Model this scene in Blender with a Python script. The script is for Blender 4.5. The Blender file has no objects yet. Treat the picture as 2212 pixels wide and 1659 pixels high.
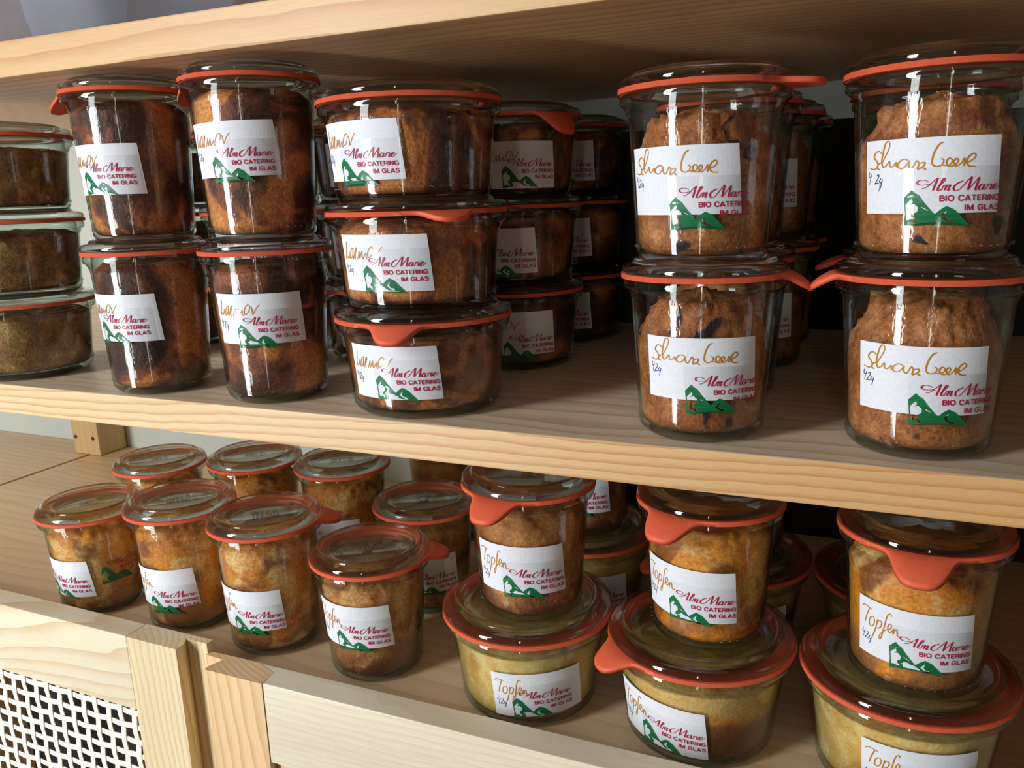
import bpy, bmesh, math, random
from mathutils import Vector, Matrix, noise
from mathutils.geometry import tessellate_polygon

# ------------------------------------------------------------------ frame of reference
# all lengths below are millimetres: x along the shelf, y away from the viewer, z up from the top of the middle shelf
K = 0.001
Z0 = 1.15                       # height of the middle shelf above the floor (m)
def P(x, y, z): return Vector((x * K, y * K, z * K + Z0))
SC = bpy.context.scene
COL = SC.collection
rad = math.radians

# ------------------------------------------------------------------ camera
cam = bpy.data.cameras.new('camera'); cam_o = bpy.data.objects.new('camera', cam); COL.objects.link(cam_o)
yaw, pit, rol = 0.4190, -0.2267, -0.0312
f = Vector((-math.sin(yaw) * math.cos(pit), math.cos(yaw) * math.cos(pit), math.sin(pit)))
r = Vector((math.cos(yaw), math.sin(yaw), 0)); u = r.cross(f)
r2 = math.cos(rol) * r + math.sin(rol) * u; u2 = -math.sin(rol) * r + math.cos(rol) * u
cam_o.matrix_world = Matrix.Translation(P(450, -309.45, 99.6)) @ Matrix((r2, u2, -f)).transposed().to_4x4()
cam.sensor_width = 36; cam.lens = 1764.5 / 2212 * 36; cam.clip_start = 0.01; cam.clip_end = 50
SC.camera = cam_o

# ------------------------------------------------------------------ light and exposure
SC.view_settings.view_transform = 'Standard'; SC.view_settings.look = 'None'
SC.view_settings.gamma = 1; SC.view_settings.use_curve_mapping = False
SC.view_settings.exposure = 0.33
SC.cycles.max_bounces = 9; SC.cycles.diffuse_bounces = 3; SC.cycles.glossy_bounces = 3
SC.cycles.transmission_bounces = 8; SC.cycles.transparent_max_bounces = 28
SC.cycles.sample_clamp_indirect = 4.0; SC.cycles.blur_glossy = 0.3
W = bpy.data.worlds.new('world'); SC.world = W; W.use_nodes = True
W.node_tree.nodes['Background'].inputs[0].default_value = (0.86, 0.93, 1.0, 1)
W.node_tree.nodes['Background'].inputs[1].default_value = 0.14
def area_light(name, loc, target, w, h, power, col):
    l = bpy.data.lights.new(name, 'AREA'); l.shape = 'RECTANGLE'; l.size = w; l.size_y = h; l.energy = power; l.color = col
    o = bpy.data.objects.new(name, l); COL.objects.link(o); o.location = loc
    o.rotation_euler = (Vector(target) - Vector(loc)).to_track_quat('-Z', 'Y').to_euler()
    return o
FRONT_Y = -1.25                  # inner face of the wall behind the photographer (m)
WIN = [(-0.60, 0.45, 0.45, 2.25, 39, (0.93, 0.97, 1.0)), (0.58, 0.13, 0.70, 1.85, 3.6, (1.0, 0.95, 0.84))]
for i, (wx, ww, zb, zt, pw, colr) in enumerate(WIN):
    area_light('window_daylight', (wx, FRONT_Y - 0.06, (zb + zt) / 2), (wx + (0.5 if i == 0 else 0), 0, (zb + zt) / 2 - 0.15), ww, zt - zb, pw, colr)

# ------------------------------------------------------------------ small helpers
def link(name, me, mats=(), parent=None):
    o = bpy.data.objects.new(name, me); COL.objects.link(o)
    for m in (mats if isinstance(mats, (list, tuple)) else [mats]):
        if m.name not in [x.name for x in me.materials if x]: me.materials.append(m)
    if parent: o.parent = parent
    return o
def mesh(name, verts, faces, idx=None, smooth=False):
    me = bpy.data.meshes.new(name); me.from_pydata([tuple(v) for v in verts], [], faces)
    if idx: me.polygons.foreach_set('material_index', idx)
    if smooth: me.polygons.foreach_set('use_smooth', [True] * len(me.polygons))
    me.update(); return me
def empty(name, loc, rz=0):
    o = bpy.data.objects.new(name, None); COL.objects.link(o); o.location = loc; o.rotation_euler = (0, 0, rz); o.empty_display_size = 0.01
    return o
def tag(o, label=None, cat=None, group=None, kind=None):
    for k, v in (('label', label), ('category', cat), ('group', group), ('kind', kind)):
        if v: o[k] = v
    return o
def box_bm(bm, a, b, bev=0.0):
    """box between two corners given in millimetres, local space"""
    g = bmesh.ops.create_cube(bm, size=1.0)['verts']
    c = [(p + q) / 2 for p, q in zip(a, b)]; s = [abs(q - p) for p, q in zip(a, b)]
    for v in g: v.co = Vector([v.co[i] * s[i] + c[i] for i in range(3)])
    if bev: 
        es = list({e for v in g for e in v.link_edges})
        bmesh.ops.bevel(bm, geom=es, offset=bev, segments=2, affect='EDGES', profile=0.6)
def prism_bm(bm, pts, z0, z1, bev=0.0):
    """vertical prism over a plan outline (counter-clockwise)"""
    lo = [bm.verts.new((x, y, z0)) for x, y in pts]; hi = [bm.verts.new((x, y, z1)) for x, y in pts]
    n = len(pts); fs = [bm.faces.new(lo[::-1]), bm.faces.new(hi)]
    for i in range(n): fs.append(bm.faces.new((lo[i], lo[(i + 1) % n], hi[(i + 1) % n], hi[i])))
    if bev: bmesh.ops.bevel(bm, geom=list(fs[1].edges), offset=bev, segments=2, affect='EDGES', profile=0.6)
def finish(bm, name, mats, parent=None, scale=K, smooth=False):
    bmesh.ops.recalc_face_normals(bm, faces=bm.faces)
    for v in bm.verts: v.co *= scale
    me = bpy.data.meshes.new(name); bm.to_mesh(me); bm.free()
    if smooth: me.polygons.foreach_set('use_smooth', [True] * len(me.polygons))
    return link(name, me, mats, parent)
def lathe(profile, n=72):
    """solid of revolution from (radius, height) pairs in mm; returns verts, faces, ring index of each face"""
    vs, fs, ri = [], [], []
    rows = []
    for (rr, z) in profile:
        if rr < 1e-6: rows.append([len(vs)]); vs.append((0, 0, z * K))
        else:
            rows.append(list(range(len(vs), len(vs) + n)))
            for i in range(n):
                a = 2 * math.pi * i / n; vs.append((rr * K * math.cos(a), rr * K * math.sin(a), z * K))
    for k in range(len(rows) - 1):
        A, B = rows[k], rows[k + 1]
        for i in range(n):
            j = (i + 1) % n
            if len(A) == 1 and len(B) == 1: continue
            if len(A) == 1: fs.append((A[0], B[j], B[i]))
            elif len(B) == 1: fs.append((A[i], A[j], B[0]))
            else: fs.append((A[i], A[j], B[j], B[i]))
            ri.append(k)
    return vs, fs, ri

# ------------------------------------------------------------------ materials
class NT:
    def __init__(s, name):
        s.m = bpy.data.materials.new(name); s.m.use_nodes = True; s.t = s.m.node_tree; s.t.nodes.clear()
        s.out = s.n('ShaderNodeOutputMaterial')
    def n(s, typ, **kw):
        nd = s.t.nodes.new(typ)
        for k, v in kw.items():
            if k.startswith('i_'):
                key = k[2:]; key = int(key) if key.isdigit() else key.replace('_', ' ')
                nd.inputs[key].default_value = v
            else: setattr(nd, k, v)
        return nd
    def l(s, a, b): s.t.links.new(a, b)
    def math(s, op, a, b=None, c=None):
        nd = s.n('ShaderNodeMath', operation=op)
        for i, v in enumerate((a, b, c)):
            if v is None: continue
            if isinstance(v, (int, float)): nd.inputs[i].default_value = v
            else: s.l(v, nd.inputs[i])
        return nd.outputs[0]
    def ramp(s, fac, stops, interp='LINEAR'):
        nd = s.n('ShaderNodeValToRGB'); cr = nd.color_ramp; cr.interpolation = interp
        while len(cr.elements) < len(stops): cr.elements.new(0.5)
        for e, (p, c) in zip(cr.elements, stops):
            e.position = p; e.color = (*c, 1) if len(c) == 3 else c
        s.l(fac, nd.inputs[0]); return nd.outputs[0]
    def mix(s, fac, a, b, mode='MIX'):
        nd = s.n('ShaderNodeMix', data_type='RGBA', blend_type=mode)
        for sock, v in ((nd.inputs[0], fac), (nd.inputs[6], a), (nd.inputs[7], b)):
            if isinstance(v, (int, float)): sock.default_value = v
            elif isinstance(v, tuple): sock.default_value = (*v, 1) if len(v) == 3 else v
            else: s.l(v, sock)
        return nd.outputs[2]
    def noise(s, vec, scale, detail=3, rough=0.55, dist=0.0):
        nd = s.n('ShaderNodeTexNoise'); nd.inputs['Scale'].default_value = scale; nd.inputs['Detail'].default_value = detail
        nd.inputs['Roughness'].default_value = rough; nd.inputs['Distortion'].default_value = dist
        s.l(vec, nd.inputs['Vector']); return nd.outputs[0]
    def coords(s, scale=(1, 1, 1), rot=(0, 0, 0), loc=(0, 0, 0), obj_random=0.0):
        tc = s.n('ShaderNodeTexCoord'); src = tc.outputs['Object']
        if obj_random:
            oi = s.n('ShaderNodeObjectInfo'); v = s.n('ShaderNodeVectorMath', operation='SCALE')
            cx = s.n('ShaderNodeCombineXYZ'); s.l(oi.outputs['Random'], cx.inputs[0]); s.l(s.math('MULTIPLY', oi.outputs['Random'], 7.3), cx.inputs[1]); s.l(s.math('MULTIPLY', oi.outputs['Random'], 3.1), cx.inputs[2])
            v.inputs['Scale'].default_value = obj_random; s.l(cx.outputs[0], v.inputs[0])
            ad = s.n('ShaderNodeVectorMath', operation='ADD'); s.l(src, ad.inputs[0]); s.l(v.outputs[0], ad.inputs[1]); src = ad.outputs[0]
        mp = s.n('ShaderNodeMapping'); mp.inputs['Scale'].default_value = scale; mp.inputs['Rotation'].default_value = rot; mp.inputs['Location'].default_value = loc
        s.l(src, mp.inputs['Vector']); return mp.outputs[0]
    def bump(s, h, strength=0.3, dist=0.001, normal=None):
        nd = s.n('ShaderNodeBump'); nd.inputs['Strength'].default_value = strength; nd.inputs['Distance'].default_value = dist
        s.l(h, nd.inputs['Height'])
        if normal is not None: s.l(normal, nd.inputs['Normal'])
        return nd.outputs[0]
    def principled(s, color=None, rough=0.5, spec=0.5, normal=None, **kw):
        b = s.n('ShaderNodeBsdfPrincipled')
        if isinstance(color, tuple): b.inputs['Base Color'].default_value = (*color, 1)
        elif color is not None: s.l(color, b.inputs['Base Color'])
        b.inputs['Roughness'].default_value = rough; b.inputs['Specular IOR Level'].default_value = spec
        for k, v in kw.items(): b.inputs[k.replace('_', ' ')].default_value = v
        if normal is not None: s.l(normal, b.inputs['Normal'])
        s.l(b.outputs[0], s.out.inputs[0]); return b

def lin(r, g, b):
    def c(v):
        v /= 255.0
        return v / 12.92 if v <= 0.04045 else ((v + 0.055) / 1.055) ** 2.4
    return (c(r), c(g), c(b))

def pine(name, light, dark, pith=(0, -0.06, -0.05), ring=85.0, tilt=(0, 0.02, 0.03), axis='X', knots=False, contrast=1.0, rough=0.42, wob=0.5, warm=None):
    """solid pine: growth rings round a pith line that runs along one axis, so every face shows the right figure"""
    t = NT(name)
    rot = {'X': (0, 0, 0), 'Z': (0, rad(90), 0)}[axis]
    v0 = t.coords(rot=rot)
    # slow wander of the grain along the board
    mp = t.n('ShaderNodeMapping'); mp.inputs['Scale'].default_value = (5.0, 22, 22); t.l(v0, mp.inputs['Vector'])
    nz = t.n('ShaderNodeTexNoise'); nz.inputs['Scale'].default_value = 1.0; nz.inputs['Detail'].default_value = 2.5; t.l(mp.outputs[0], nz.inputs['Vector'])
    sub = t.n('ShaderNodeVectorMath', operation='SUBTRACT'); t.l(nz.outputs[1], sub.inputs[0]); sub.inputs[1].default_value = (0.5, 0.5, 0.5)
    scl = t.n('ShaderNodeVectorMath', operation='SCALE'); scl.inputs['Scale'].default_value = 0.022 * wob; t.l(sub.outputs[0], scl.inputs[0])
    add = t.n('ShaderNodeVectorMath', operation='ADD'); t.l(v0, add.inputs[0]); t.l(scl.outputs[0], add.inputs[1])
    m2 = t.n('ShaderNodeMapping'); m2.inputs['Location'].default_value = pith; m2.inputs['Rotation'].default_value = tilt; t.l(add.outputs[0], m2.inputs['Vector'])
    wv = t.n('ShaderNodeTexWave', wave_type='RINGS', rings_direction='X', wave_profile='SAW'); wv.inputs['Scale'].default_value = ring
    wv.inputs['Distortion'].default_value = 1.2; wv.inputs['Detail'].default_value = 1.5; wv.inputs['Detail Scale'].default_value = 0.6; t.l(m2.outputs[0], wv.inputs['Vector'])
    late = t.ramp(wv.outputs['Fac'], [(0.0, (0, 0, 0)), (0.5, (0.08, 0.08, 0.08)), (0.86, (0.75, 0.75, 0.75)), (0.97, (1, 1, 1)), (1.0, (0.2, 0.2, 0.2))])
    # fibres and broad tone
    mp3 = t.n('ShaderNodeMapping'); mp3.inputs['Scale'].default_value = (60, 1500, 1500); t.l(v0, mp3.inputs['Vector'])
    fib = t.noise(mp3.outputs[0], 1.0, 2)
    mp4 = t.n('ShaderNodeMapping'); mp4.inputs['Scale'].default_value = (3, 30, 30); t.l(v0, mp4.inputs['Vector'])
    broad = t.noise(mp4.outputs[0], 1.0, 2)
    amt = t.math('MULTIPLY', late, t.math('MULTIPLY_ADD', broad, 0.9 * contrast, 0.18 * contrast))
    if warm:                                  # pale sapwood to warm heartwood, plus light falloff along the board put into colour
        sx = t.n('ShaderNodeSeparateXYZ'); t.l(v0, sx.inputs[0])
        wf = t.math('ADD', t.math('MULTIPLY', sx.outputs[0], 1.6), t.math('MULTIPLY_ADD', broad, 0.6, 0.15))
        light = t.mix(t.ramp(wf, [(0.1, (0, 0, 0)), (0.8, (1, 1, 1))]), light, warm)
    colr = t.mix(amt, light, dark)
    tone = t.ramp(broad, [(0.3, (0.86, 0.80, 0.76)), (0.7, (1.06, 1.06, 1.04))])
    colr = t.mix(0.75, colr, tone, 'MULTIPLY')
    colr = t.mix(0.35, colr, t.ramp(fib, [(0.3, (0.82, 0.82, 0.82)), (0.7, (1.1, 1.1, 1.1))]), 'MULTIPLY')
    if knots:
        vk = t.n('ShaderNodeMapping'); vk.inputs['Scale'].default_value = (5.5, 14, 14); t.l(add.outputs[0], vk.inputs['Vector'])
        vo = t.n('ShaderNodeTexVoronoi', feature='F1'); vo.inputs['Scale'].default_value = 1.0; vo.inputs['Randomness'].default_value = 1.0; t.l(vk.outputs[0], vo.inputs['Vector'])
        kf = t.ramp(vo.outputs['Distance'], [(0.04, (1, 1, 1)), (0.16, (0, 0, 0))])
        colr = t.mix(t.math('MULTIPLY', kf, 0.6), colr, lin(92, 52, 28))
    h = t.math('ADD', t.math('MULTIPLY', late, 0.5), fib)
    t.principled(colr, rough, 0.4, t.bump(h, 0.12, 0.0004))
    return t.m

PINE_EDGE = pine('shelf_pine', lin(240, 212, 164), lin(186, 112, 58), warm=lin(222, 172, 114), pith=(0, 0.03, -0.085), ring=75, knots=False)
PINE_TOP_LIT = pine('shelf_top_lit_pine', lin(240, 220, 190), lin(180, 146, 112), pith=(0, -0.05, -0.035), ring=30, rough=0.36, contrast=0.75, wob=1.6)  # same wood as the edge; the cooler light on top is in its colour
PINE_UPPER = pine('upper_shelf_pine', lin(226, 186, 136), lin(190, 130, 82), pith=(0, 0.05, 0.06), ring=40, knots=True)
PINE_LOW = pine('cabinet_board_pine', lin(236, 208, 170), lin(196, 152, 110), pith=(0, 0.1, 0.06), ring=30, rough=0.36, contrast=0.55, wob=1.4)
PINE_RAIL = pine('door_rail_pine', lin(236, 226, 198), lin(214, 176, 126), pith=(0.0, 0.0, 0.175), ring=30, tilt=(0, 0.16, 0.12), contrast=1.0, wob=1.9)
PINE_RAIL_PALE = pine('pale_door_rail_pine', lin(238, 230, 206), lin(222, 202, 164), pith=(0.0, -0.05, 0.30), ring=85, contrast=0.6)
PINE_STILE = pine('door_stile_pine', lin(240, 224, 184), lin(208, 168, 110), axis='Z', pith=(0, 0.09, 0.02), ring=100, contrast=1.0, wob=0.35)
PINE_STILE_WARM = pine('warm_door_stile_pine', lin(242, 208, 160), lin(196, 144, 92), axis='Z', pith=(0, -0.1, 0.05), ring=105, contrast=0.85, wob=0.35)
PINE_BLOCK = pine('support_block_pine', lin(212, 182, 130), lin(190, 150, 96), axis='Z', pith=(0, 0.08, 0.1), ring=40, contrast=0.4)

def plain(name, color, rough=0.6, spec=0.4, bump=None):
    t = NT(name); nrm = None
    if bump: nrm = t.bump(t.noise(t.coords(), bump[0], 3), bump[1], bump[2])
    t.principled(color, rough, spec, nrm); return t.m
RUBBER = NT('orange_rubber')
RUBBER.principled(RUBBER.mix(0.5, lin(234, 102, 68), RUBBER.ramp(RUBBER.noise(RUBBER.coords(), 500, 3), [(0.3, lin(228, 92, 60)), (0.7, lin(238, 112, 78))])), 0.5, 0.35)
RUBBER = RUBBER.m
PAPER = NT('white_paper')
PAPER.principled(PAPER.ramp(PAPER.noise(PAPER.coords(), 900, 2), [(0.3, lin(228, 230, 236)), (0.7, lin(236, 238, 243))]), 0.55, 0.3)
PAPER = PAPER.m
INK_GOLD = plain('gold_marker_ink', lin(190, 126, 40), 0.4)
INK_BLUE = plain('blue_pen_ink', lin(48, 58, 112), 0.5)
PRINT_RED = plain('crimson_print', lin(176, 22, 70), 0.4)
PRINT_GREEN = plain('green_print', lin(16, 112, 66), 0.4)
HOLE_SHADE = plain('screw_hole_shade', lin(70, 58, 40), 0.5)  # dark discs put the shade inside the holes into colour
CANE = NT('pale_cane')
CANE.principled(CANE.ramp(CANE.noise(CANE.coords((30, 900, 900)), 1, 3), [(0.3, lin(246, 241, 220)), (0.7, lin(254, 252, 240))]), 0.35, 0.45)
CANE = CANE.m
WALL = plain('painted_wall', lin(206, 212, 204), 0.8, 0.2, (300, 0.05, 0.001))
WALL_DIM = plain('grey_room_wall', lin(128, 122, 116), 0.85, 0.2)
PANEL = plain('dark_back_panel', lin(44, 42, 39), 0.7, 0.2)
FLOORM = pine('floor_boards', lin(170, 130, 90), lin(130, 90, 56), ring=20)
FRAMEM = plain('white_window_frame', lin(225, 225, 222), 0.5)

def clear_glass(name, tint, edge, rough=0.02, wave=0.0, f0=0.045, boost=1.0, solid=0.0):
    """a thin glass wall: what lies behind shows through, the surface mirrors by Schlick's law, long paths at grazing angles go grey-green"""
    t = NT(name)
    lw = t.n('ShaderNodeLayerWeight'); lw.inputs['Blend'].default_value = 0.5
    fac = lw.outputs['Facing']
    tr = t.n('ShaderNodeBsdfTransparent'); t.l(t.mix(t.math('POWER', fac, 2.5), tint, edge), tr.inputs['Color'])
    gl = t.n('ShaderNodeBsdfGlossy'); gl.inputs['Roughness'].default_value = rough; gl.inputs['Color'].default_value = (1, 1, 1, 1)
    if wave:
        t.l(t.bump(t.noise(t.coords((1, 1, 0.35), obj_random=0.5), 260, 3, 0.6), wave, 0.0006), gl.inputs['Normal'])
    fr = t.math('MULTIPLY_ADD', t.math('POWER', fac, 5.0), 1 - f0, f0 * boost)
    mx = t.n('ShaderNodeMixShader'); t.l(fr, mx.inputs[0]); t.l(tr.outputs[0], mx.inputs[1]); t.l(gl.outputs[0], mx.inputs[2])
    sh = mx.outputs[0]
    if solid:
        g = t.n('ShaderNodeBsdfGlass'); g.inputs['Color'].default_value = (0.93, 0.965, 0.945, 1); g.inputs['IOR'].default_value = 1.45
        m2 = t.n('ShaderNodeMixShader'); m2.inputs[0].default_value = solid; t.l(sh, m2.inputs[1]); t.l(g.outputs[0], m2.inputs[2]); sh = m2.outputs[0]
    t.l(sh, t.out.inputs[0]); return t.m
JAR_OUT = clear_glass('jar_wall_glass', (0.97, 0.985, 0.975), (0.50, 0.58, 0.53), 0.03, 0.0)
JAR_IN = clear_glass('jar_inner_glass', (0.97, 0.985, 0.975), (0.55, 0.62, 0.57), 0.06, 0.5)
FILM = clear_glass('clear_sticker_film', (0.975, 0.975, 0.975), (0.9, 0.9, 0.9), 0.12, 0.0, 0.04)
def milky(name):
    t = NT(name); a = t.n('ShaderNodeBsdfTransparent'); a.inputs['Color'].default_value = (0.9, 0.92, 0.95, 1)
    b = t.principled(lin(196, 198, 212), 0.12, 0.7); b.inputs['Subsurface Weight'].default_value = 0
    tl = t.n('ShaderNodeBsdfTranslucent'); tl.inputs['Color'].default_value = (*lin(190, 192, 206), 1)
    m1 = t.n('ShaderNodeMixShader'); m1.inputs[0].default_value = 0.35; t.l(b.outputs[0], m1.inputs[1]); t.l(tl.outputs[0], m1.inputs[2])
    m2 = t.n('ShaderNodeMixShader'); m2.inputs[0].default_value = 0.36; t.l(a.outputs[0], m2.inputs[1]); t.l(m1.outputs[0], m2.inputs[2])
    t.l(m2.outputs[0], t.out.inputs[0]); return t.m
TUB = milky('milky_tub_plastic')
LID_GLASS = clear_glass('lid_glass', (0.945, 0.965, 0.95), (0.42, 0.50, 0.45), 0.015, 0.0, 0.07, solid=0.12)
RIDGE_GLASS = clear_glass('lid_ridge_glass', (0.90, 0.94, 0.915), (0.52, 0.62, 0.55), 0.02, 0.0, 0.10, solid=0.6)
RIM_GLASS = clear_glass('jar_rim_glass', (0.86, 0.90, 0.875), (0.34, 0.41, 0.36), 0.02, 0.0, 0.055)
BASE_GLASS = clear_glass('jar_base_glass', (0.88, 0.92, 0.90), (0.10, 0.14, 0.12), 0.02, 0.0, 0.06)

def cake(name, kind):
    t = NT(name)
    v = t.coords(obj_random=0.9)
    big = t.noise(v, 26, 3, 0.55, 0.6); mid = t.noise(v, 90, 3, 0.6); fine = t.noise(v, 650, 3, 0.65)
    vo = t.n('ShaderNodeTexVoronoi', feature='F1'); vo.inputs['Scale'].default_value = 420; t.l(v, vo.inputs['Vector'])
    pores = t.ramp(vo.outputs['Distance'], [(0.0, (0.45, 0.43, 0.42)), (0.35, (1.1, 1.1, 1.1))])
    def patch(scale, lo, hi, colr, c, amt=1.0, loc=(0, 0, 0), detail=3):
        n = t.noise(t.coords(obj_random=0.9, loc=loc), scale, detail, 0.55, 0.5)
        return t.mix(t.ramp(n, [(lo, (0, 0, 0)), (hi, (amt, amt, amt))]), c, colr)
    def height(span, wob):
        tc = t.n('ShaderNodeTexCoord'); sp = t.n('ShaderNodeSeparateXYZ'); t.l(tc.outputs['Object'], sp.inputs[0])
        return t.math('ADD', t.math('MULTIPLY', sp.outputs[2], 1 / span), t.math('MULTIPLY_ADD', big, wob, -wob / 2))
    if kind == 'marble':
        b2 = t.noise(v, 19, 3, 0.6, 0.9)
        c = t.ramp(b2, [(0.38, lin(58, 32, 26)), (0.48, lin(92, 50, 37)), (0.54, lin(140, 78, 52)), (0.575, lin(202, 122, 64)), (0.70, lin(222, 148, 84))])
        c = patch(60, 0.52, 0.70, lin(186, 108, 70), c, 0.55)
    elif kind == 'berry':
        c = t.ramp(mid, [(0.30, lin(132, 74, 38)), (0.5, lin(178, 110, 62)), (0.7, lin(204, 142, 92))])
        c = patch(30, 0.48, 0.66, lin(150, 82, 44), c, 0.8)
        c = patch(26, 0.60, 0.70, lin(122, 66, 62), c, 0.75, (5, 0, 0))
        c = patch(70, 0.64, 0.69, lin(40, 24, 34), c, 1.0, (2, 7, 0), 2)
    elif kind == 'curd':
        c = t.ramp(height(0.062, 0.7), [(0.10, lin(138, 88, 52)), (0.30, lin(176, 116, 64)), (0.50, lin(216, 160, 84)), (0.72, lin(226, 146, 58)), (0.92, lin(214, 134, 62))])
        c = patch(46, 0.50, 0.60, lin(244, 200, 130), c, 0.8)
        c = patch(36, 0.52, 0.62, lin(232, 140, 34), c, 0.9, (4, 2, 0))
        c = patch(40, 0.55, 0.64, lin(126, 70, 38), c, 0.85, (1, 6, 0))
    elif kind == 'curd_dark':
        c = t.ramp(height(0.062, 0.9), [(0.15, lin(120, 70, 46)), (0.4, lin(172, 112, 64)), (0.55, lin(148, 88, 54)), (0.8, lin(196, 128, 70))])
        c = patch(66, 0.50, 0.66, lin(222, 168, 104), c, 0.7)
        c = patch(40, 0.54, 0.68, lin(92, 48, 32), c, 0.8, (1, 6, 0))
    elif kind == 'cream':
        c = t.ramp(big, [(0.36, lin(214, 166, 88)), (0.52, lin(236, 204, 132)), (0.66, lin(222, 162, 72))])
        c = patch(60, 0.54, 0.66, lin(244, 222, 164), c, 0.7)
        c = patch(30, 0.58, 0.68, lin(196, 132, 64), c, 0.6, (2, 3, 0))
    elif kind == 'cream_brown':
        c = t.ramp(height(0.046, 0.5), [(0.30, lin(116, 70, 44)), (0.50, lin(140, 88, 52)), (0.57, lin(206, 136, 62)), (0.72, lin(226, 182, 110)), (0.9, lin(222, 180, 104))])
        c = patch(56, 0.56, 0.66, lin(196, 150, 106), c, 0.5)
    elif kind == 'nut':
        c = t.ramp(mid, [(0.3, lin(116, 80, 42)), (0.5, lin(162, 118, 66)), (0.7, lin(204, 164, 106))])
        c = patch(30, 0.50, 0.62, lin(112, 64, 34), c, 0.75)
        c = patch(70, 0.58, 0.68, lin(216, 178, 116), c, 0.8, (2, 2, 0))
    crumb = {'curd': 0.7, 'curd_dark': 0.8, 'cream': 0.4, 'cream_brown': 0.55}.get(kind, 1.0)
    c = t.mix(0.85 * crumb, c, t.ramp(fine, [(0.32, (0.58, 0.54, 0.52)), (0.62, (1.35, 1.33, 1.30))]), 'MULTIPLY')
    c = t.mix(0.65 * crumb, c, pores, 'MULTIPLY')
    nrm = t.bump(t.math('ADD', t.math('MULTIPLY', fine, 0.6), mid), 0.55 * crumb + 0.15, 0.0012)
    t.principled(c, 0.55, 0.35, nrm)
    return t.m
CAKES = {k: cake(n, k) for k, n in (('marble', 'marble_cake_crumb'), ('berry', 'blueberry_cake_crumb'), ('curd', 'curd_cake_crumb'), ('curd_dark', 'dark_curd_cake_crumb'),
                                    ('cream', 'cream_cake_crumb'), ('cream_brown', 'layered_cake_crumb'), ('nut', 'nut_cake_crumb'))}

# ------------------------------------------------------------------ the room
def struct(name, bm, mats, scale=1.0):
    o = finish(bm, name, mats, None, scale); o['kind'] = 'structure'; return o
WALL_Y = 0.310
bm = bmesh.new(); box_bm(bm, (-2.6, WALL_Y, 0), (1.7, WALL_Y + 0.12, 2.6)); struct('wall_back', bm, WALL)
bm = bmesh.new(); box_bm(bm, (-2.6, FRONT_Y - 0.12, -0.05), (1.7, WALL_Y + 0.12, 0)); struct('floor', bm, FLOORM)
bm = bmesh.new(); box_bm(bm, (-2.6, FRONT_Y - 0.12, 2.6), (1.7, WALL_Y + 0.12, 2.68)); struct('ceiling', bm, WALL_DIM)
bm = bmesh.new(); box_bm(bm, (1.6, FRONT_Y, 0), (1.7, WALL_Y, 2.6)); struct('wall_right', bm, WALL_DIM)
bm = bmesh.new()                                   # front wall built as piers, sills and lintels round its two windows
xs = [-2.6]
for wx, ww, zb, zt, *_ in WIN: xs += [wx - ww / 2, wx + ww / 2]
xs.append(1.7)
for k in range(0, len(xs), 2): box_bm(bm, (xs[k], FRONT_Y - 0.12, 0), (xs[k + 1], FRONT_Y, 2.6))
for wx, ww, zb, zt, *_ in WIN:
    box_bm(bm, (wx - ww / 2, FRONT_Y - 0.12, 0), (wx + ww / 2, FRONT_Y, zb)); box_bm(bm, (wx - ww / 2, FRONT_Y - 0.12, zt), (wx + ww / 2, FRONT_Y, 2.6))
struct('wall_front', bm, WALL_DIM)
for i, (wx, ww, zb, zt, *_) in enumerate(WIN):
    bm = bmesh.new(); fw = 0.045
    for a, b in (((wx - ww / 2, zb), (wx - ww / 2 + fw, zt)), ((wx + ww / 2 - fw, zb), (wx + ww / 2, zt)), ((wx - ww / 2, zb), (wx + ww / 2, zb + fw)), ((wx - ww / 2, zt - fw), (wx + ww / 2, zt))):
        box_bm(bm, (a[0], FRONT_Y - 0.05, a[1]), (b[0], FRONT_Y + 0.005, b[1]))
    struct('window_%d' % (i + 1), bm, FRAMEM)

# ------------------------------------------------------------------ the shelving unit
ZUP, TUP, TMID, ZLOW, TLOW = 167.9, 17.7, 17.5, -157.9, 18.0
XL, XR = -560, 1150
def board(x, y, z, t, mats, label):
    bm = bmesh.new(); box_bm(bm, (XL - x, 0, 0), (XR - x, 306, t), 0.9)
    o = finish(bm, 'wooden_shelf', mats); o.location = P(x, y, z); tag(o, label, 'shelf')
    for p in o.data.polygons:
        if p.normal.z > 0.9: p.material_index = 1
    return o
board(300, 0, -TMID, TMID, [PINE_EDGE, PINE_TOP_LIT], 'pale pine shelf board across the middle carrying the marble and blueberry jars')
board(300, 0, ZUP, TUP, [PINE_UPPER, PINE_TOP_LIT], 'pine shelf board overhead with brown underside and clear tubs on it')
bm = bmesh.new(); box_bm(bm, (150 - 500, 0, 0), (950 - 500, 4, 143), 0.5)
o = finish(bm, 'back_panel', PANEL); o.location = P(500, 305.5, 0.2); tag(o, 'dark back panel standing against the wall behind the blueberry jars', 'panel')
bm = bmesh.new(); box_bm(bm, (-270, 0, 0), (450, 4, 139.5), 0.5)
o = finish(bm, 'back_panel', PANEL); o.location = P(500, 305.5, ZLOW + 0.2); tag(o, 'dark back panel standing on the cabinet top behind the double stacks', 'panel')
unit = empty('cabinet', P(300, 150, -1150))
tag(unit, 'pale pine cabinet with cane door and board top, below the open shelves', 'cabinet')
def U(bm, name, mats, origin, parent=None):
    """a part of the cabinet; origin in shelf millimetres, geometry already relative to it"""
    o = finish(bm, name, mats); o.parent = parent or unit
    o.matrix_parent_inverse = unit.matrix_world.inverted() if parent is None else Matrix.Translation(-parent_loc[parent.name])
    o.location = P(*origin); parent_loc[o.name] = P(*origin); return o
parent_loc = {}
bpy.context.view_layer.update()
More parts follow.
